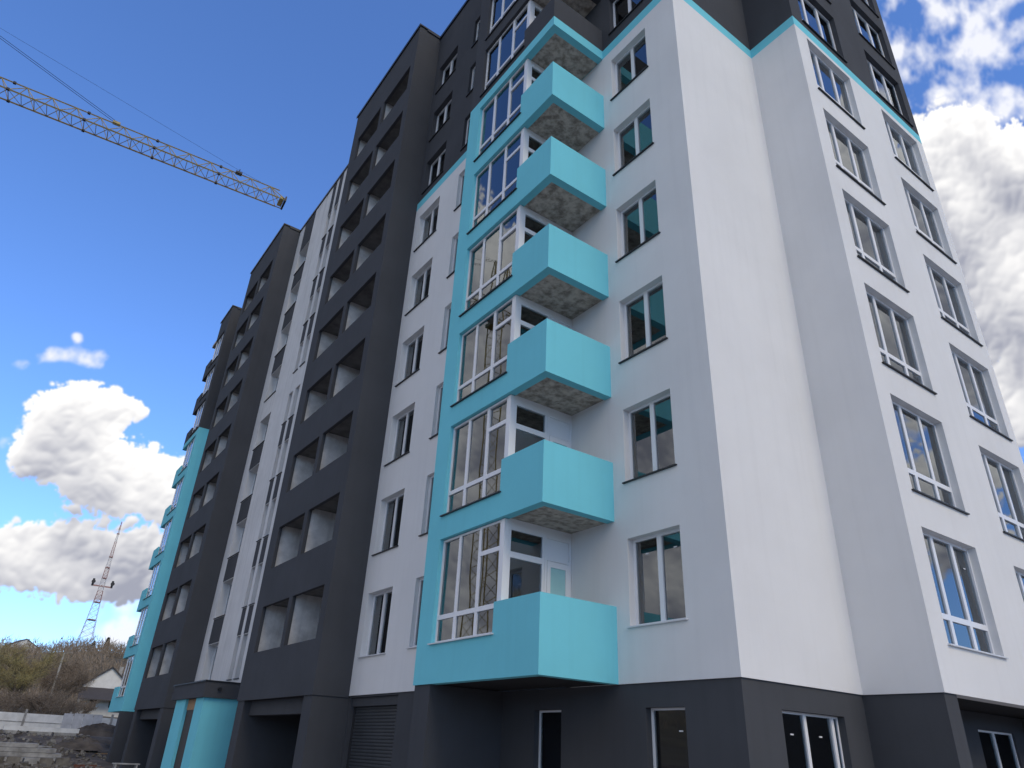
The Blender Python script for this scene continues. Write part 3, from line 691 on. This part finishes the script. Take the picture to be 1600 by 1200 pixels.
# ------------------------------------------------------------------ houses on the slope
def house(x, y, w, d, wallh, rise, rz, label, porch=False):
    z = ground(x, y) - .3
    r = empty('house', (x, y, z), rz); tag(r, label, 'house')
    m = MB(); m.prism([(-w / 2, 0), (w / 2, 0), (w / 2, wallh), (0, wallh + rise), (-w / 2, wallh)], 'y', -d / 2, d / 2); m.build('wall', 'hwhite', r)
    o = .45; k = rise / (w / 2); t = .22
    m = MB()
    for s in (-1, 1):
        m.prism([(s * 0.0, wallh + rise + .03), (s * (w / 2 + o), wallh - o * k + .03), (s * (w / 2 + o), wallh - o * k + t + .03), (0.0, wallh + rise + t + .03)], 'y', -d / 2 - .4, d / 2 + .4)
    rf = m.build('roof', 'hroof', r)
    MB().box(w * .18, d * .1, wallh + rise * .5, w * .18 + .6, d * .1 + .6, wallh + rise + .7).build('chimney', 'slab', rf)
    for sx in (-.28, .12):
        f = MB().box(sx * w, -d / 2 - .03, wallh * .30, sx * w + w * .16, -d / 2 + .02, wallh * .30 + 1.3).build('window', 'hwhite', r)
        MB().box(sx * w + .08, -d / 2 - .06, wallh * .30 + .08, sx * w + w * .16 - .08, -d / 2 - .032, wallh * .30 + 1.22).build('pane', 'coping', f)
    if porch:
        m = MB(); m.prism([(-d / 2 - 2.4, wallh * .52), (-d / 2 - .05, wallh * .92), (-d / 2 - .05, wallh * .92 + .15), (-d / 2 - 2.4, wallh * .52 + .15)], 'x', -w / 2 - .3, w / 2 + .3); m.build('porch_roof', 'hroof', r)
        for sx in (-w / 2, w / 2 - .2): MB().box(sx, -d / 2 - 2.3, 0, sx + .2, -d / 2 - 2.1, wallh * .54).build('porch_post', 'hwhite', r)
house(21.2, 150, 7.4, 9.0, 4.6, 3.0, R(-6), 'white gabled house with a dark lean-to roof behind the fence', True)
house(17.5, 392, 12, 9, 3.0, 3.2, R(12), 'low pale house among trees on the ridge, left of the radio mast')
house(57, 330, 8, 7, 3.0, 2.0, R(20), 'small white house halfway up the wooded slope below the mast')

# ------------------------------------------------------------------ building site at the far end
def fence():
    y = 70.0; n = 10; x0 = -13.2; st = 3.02
    r = empty('concrete_fence', (x0, y, ground(4, y) - .35)); tag(r, 'pale precast concrete panel fence along the back of the site', 'fence')
    H = 1.62
    p = MB(); p.box(.08, -.03, 0, st - .08, .03, H * .62); lo = p.mesh('panel'); lo.materials.append(M['fence'])
    p = MB(); p.box(.08, -.03, H * .62 + .05, st - .08, .03, H); up = p.mesh('panel'); up.materials.append(M['fence'])
    p = MB(); p.box(-.075, -.10, -.4, .075, .08, H + .28); po = p.mesh('post'); po.materials.append(M['slab'])
    p = MB(); p.box(.08, -.06, H * .62 + .003, st - .08, .05, H * .62 + .047); ra = p.mesh('rail'); ra.materials.append(M['slab'])
    for i in range(n + 1):
        link('post', po, r).location.x = i * st
        if i < n:
            for me in (lo, up, ra): link(me.name.split('.')[0], me, r).location.x = i * st
fence()
GR = 'pale concrete panels propped upright against the fence'
pm = MB(); pm.box(-.31, -.06, 0, .31, .06, 1.55); bmesh.ops.bevel(pm.bm, geom=pm.bm.edges[:], offset=.02, segments=1); pme = pm.mesh('upright_slab'); pme.materials.append(M['slab_blue'])
for i in range(4):
    x = 7.45 + i * .66; o = link('upright_slab', pme); o.location = (x, 66.3 + .08 * (i % 2), ground(x, 66.3) - .12); o.rotation_euler = (R(-6 + i * 1.5), 0, R([3, -4, 2, -2][i]))
    tag(o, 'pale blue grey concrete panel standing upright in front of the fence', 'panel', GR)
def slabbox(name, label, cat, x0, x1, y0, y1, z0, z1, m='slab', group=None, rz=0.0, holes=0, split=0):
    cx, cy = (x0 + x1) / 2, (y0 + y1) / 2; mb = MB()
    mb.box(x0 - cx, y0 - cy, 0, x1 - cx, y1 - cy, z1 - z0)
    bmesh.ops.bevel(mb.bm, geom=mb.bm.edges[:], offset=.025, segments=1)
    for i in range(holes):
        xx = x0 - cx + (i + .5) * (x1 - x0) / holes; mb.bar((xx, y0 - cy - .005, (z1 - z0) / 2), (xx, y0 - cy + .01, (z1 - z0) / 2), (z1 - z0) * .33, 8)
    o = mb.build(name, m); o.location = (cx, cy, z0); o.rotation_euler.z = rz
    tag(o, label, cat, group); return o
gz = lambda x, y: ground(x, y)
slabbox('concrete_beam', 'long pale concrete beam lying on a row of blocks in front of the fence', 'beam', 3.4, 7.9, 62.2, 62.7, .0, .28, 'fence')
for i in range(3): slabbox('concrete_block', 'grey concrete block carrying the long pale beam', 'block', 3.4 + i * 1.5, 4.75 + i * 1.5, 62.0, 62.8, -.62, -.005, 'slab', 'blocks under the beam')
for i in range(4):
    slabbox('floor_slab_panel', ['hollow floor slab lying lowest in the front stack', 'hollow floor slab lying second in the front stack', 'hollow floor slab lying third in the front stack', 'short floor slab lying on top of the front stack'][i], 'concrete slab',
            -6 + i * .25, (6.1 - .3 * i) if i < 3 else 4.6, 49.6 + .1 * i, 51.0 + .08 * i, -1.45 + .22 * i, -1.245 + .22 * i, 'slab', None, R([0, .8, -.6, 1.2][i]))
for i in range(12):
    x = -2.6 + .72 * i; slabbox('foundation_block', 'small grey foundation block set side by side before the slab stack', 'block', x, x + .58, 46.9, 47.5, gz(x, 47) - .03, gz(x, 47) + .34 + .03 * (i % 3), 'rubble' if i % 3 else 'slab', 'row of foundation blocks', R(rng.uniform(-5, 5)))
slabbox('broken_slab', 'broken pale slab lying flat on the heap behind the slab stack', 'concrete slab', 3.1, 6.4, 55.5, 57.0, ground(4.7, 56) - .1, ground(4.7, 56) + .22, 'slab', None, R(4))
# rubble, soil heaps
def rubble():
    rng = random.Random(17); mb = MB()
    for i in range(2200):
        y = rng.uniform(43, 67); x = rng.uniform(-4, 8.6) if y > 52 else rng.uniform(-4, 7.4); s = abs(rng.gauss(0, .045)) + .02
        z = ground(x, y); p = Vector((x, y, z + s * .3)); rot = Matrix.Rotation(rng.uniform(0, 6.28), 3, Vector((rng.uniform(-1, 1), rng.uniform(-1, 1), 1)).normalized())
        v = [mb.bm.verts.new(p + rot @ Vector((a * s * rng.uniform(.6, 1.4), b * s * rng.uniform(.6, 1.3), c * s * .7))) for a in (-1, 1) for b in (-1, 1) for c in (-1, 1)]
        for f in ((0, 1, 3, 2), (4, 6, 7, 5), (0, 4, 5, 1), (2, 3, 7, 6), (0, 2, 6, 4), (1, 5, 7, 3)): mb.bm.faces.new([v[i] for i in f])
    o = mb.build('rubble', 'rubble'); tag(o, 'broken concrete rubble scattered over the muddy site', 'rubble', kind='stuff')
rubble()
def heap(x, y, rx, ry, h, label, seed):
    rng = random.Random(seed); n, k = 26, 12; bm = bmesh.new(); rows = []
    for j in range(k):
        t = j / (k - 1); row = []
        for i in range(n):
            a = 6.283 * i / n; q = 1 + .18 * hsh(math.cos(a) * 2 + seed, math.sin(a) * 2)
            px, py = x + math.cos(a) * rx * t * q, y + math.sin(a) * ry * t * q
            row.append(bm.verts.new((px - x, py - y, (h * (1 - t * t) ** 1.3 + rng.uniform(-.09, .09) * (1 - t) - .12 * t))))
        rows.append(row)
    for j in range(k - 1):
        for i in range(n): bm.faces.new((rows[j][i], rows[j][(i + 1) % n], rows[j + 1][(i + 1) % n], rows[j + 1][i]))
    bmesh.ops.recalc_face_normals(bm, faces=bm.faces[:])
    me = bpy.data.meshes.new('soil_heap'); bm.to_mesh(me); bm.free(); o = link('soil_heap', me, None, 'soil'); o.location = (x, y, ground(x, y)); tag(o, label, 'soil heap')
heap(1.2, 64.5, 2.6, 1.6, .75, 'dark soil heap against the fence beside the long concrete beam', 1)
heap(9.6, 64.6, 2.6, 1.4, .8, 'dark soil heap between the upright concrete panels and the building', 2)
heap(7.6, 56.5, 2.0, 1.8, .55, 'low dark soil heap beside the broken slab', 3)
# small things by the far columns
def pallet():
    r = empty('wooden_board', (9.0, 55.2, ground(9, 55.2))); tag(r, 'orange brown shuttering board laid on trestles beside the far pier', 'board')
    MB().box(-1.0, -.5, .32, .7, .5, .37).build('board', 'wood', r)
    for x in (-.9, .55): MB().box(x, -.45, -.05, x + .08, .45, .32).build('trestle', 'bark', r)
pallet()
def bench():
    r = empty('trestle_bench', (7.3, 39.6, ground(7.3, 39.6))); tag(r, 'low grey plank bench at the foot of the loggia tower', 'bench')
    MB().box(-.55, -.22, .40, .55, .22, .45).build('seat', 'slab', r)
    for x in (-.48, .40):
        for yy in (-.2, .14): MB().box(x, yy, -.02, x + .07, yy + .06, .40).build('leg', 'slab', r)
bench()
bk = MB(); bk.box(-.125, -.06, 0, .125, .06, .065); bme = bk.mesh('brick'); bme.materials.append(M['brick'])
for i in range(14):
    x = 6.2 + .30 * (i % 5) + rng.uniform(-.04, .04); y = 46.2 + .16 * (i // 5); z = GZ + .0 + .066 * (i // 9)
    o = link('loose_brick', bme); o.location = (x, y, ground(x, y) + (.066 if i > 9 else 0)); o.rotation_euler.z = R(rng.uniform(-12, 12)); tag(o, 'loose red brick dropped near the far pier', 'brick', 'loose red bricks')
# utility poles in front of the wood
for x, y, h, lab in ((9.7, 110, 8.4, 'pale utility pole rising from the bare trees'), (3.1, 118, 9.6, 'utility pole half hidden by the greening trees')):
    r = empty('utility_pole', (x, y, ground(x, y) - .3)); tag(r, lab, 'pole')
    MB().bar((0, 0, 0), (0, 0, h), .15, 8, .09).build('pole', 'pole', r); MB().bar((0, 0, h - .02), (.9, 0, h + .12), .03, 5).build('lamp_arm', 'pole', r)
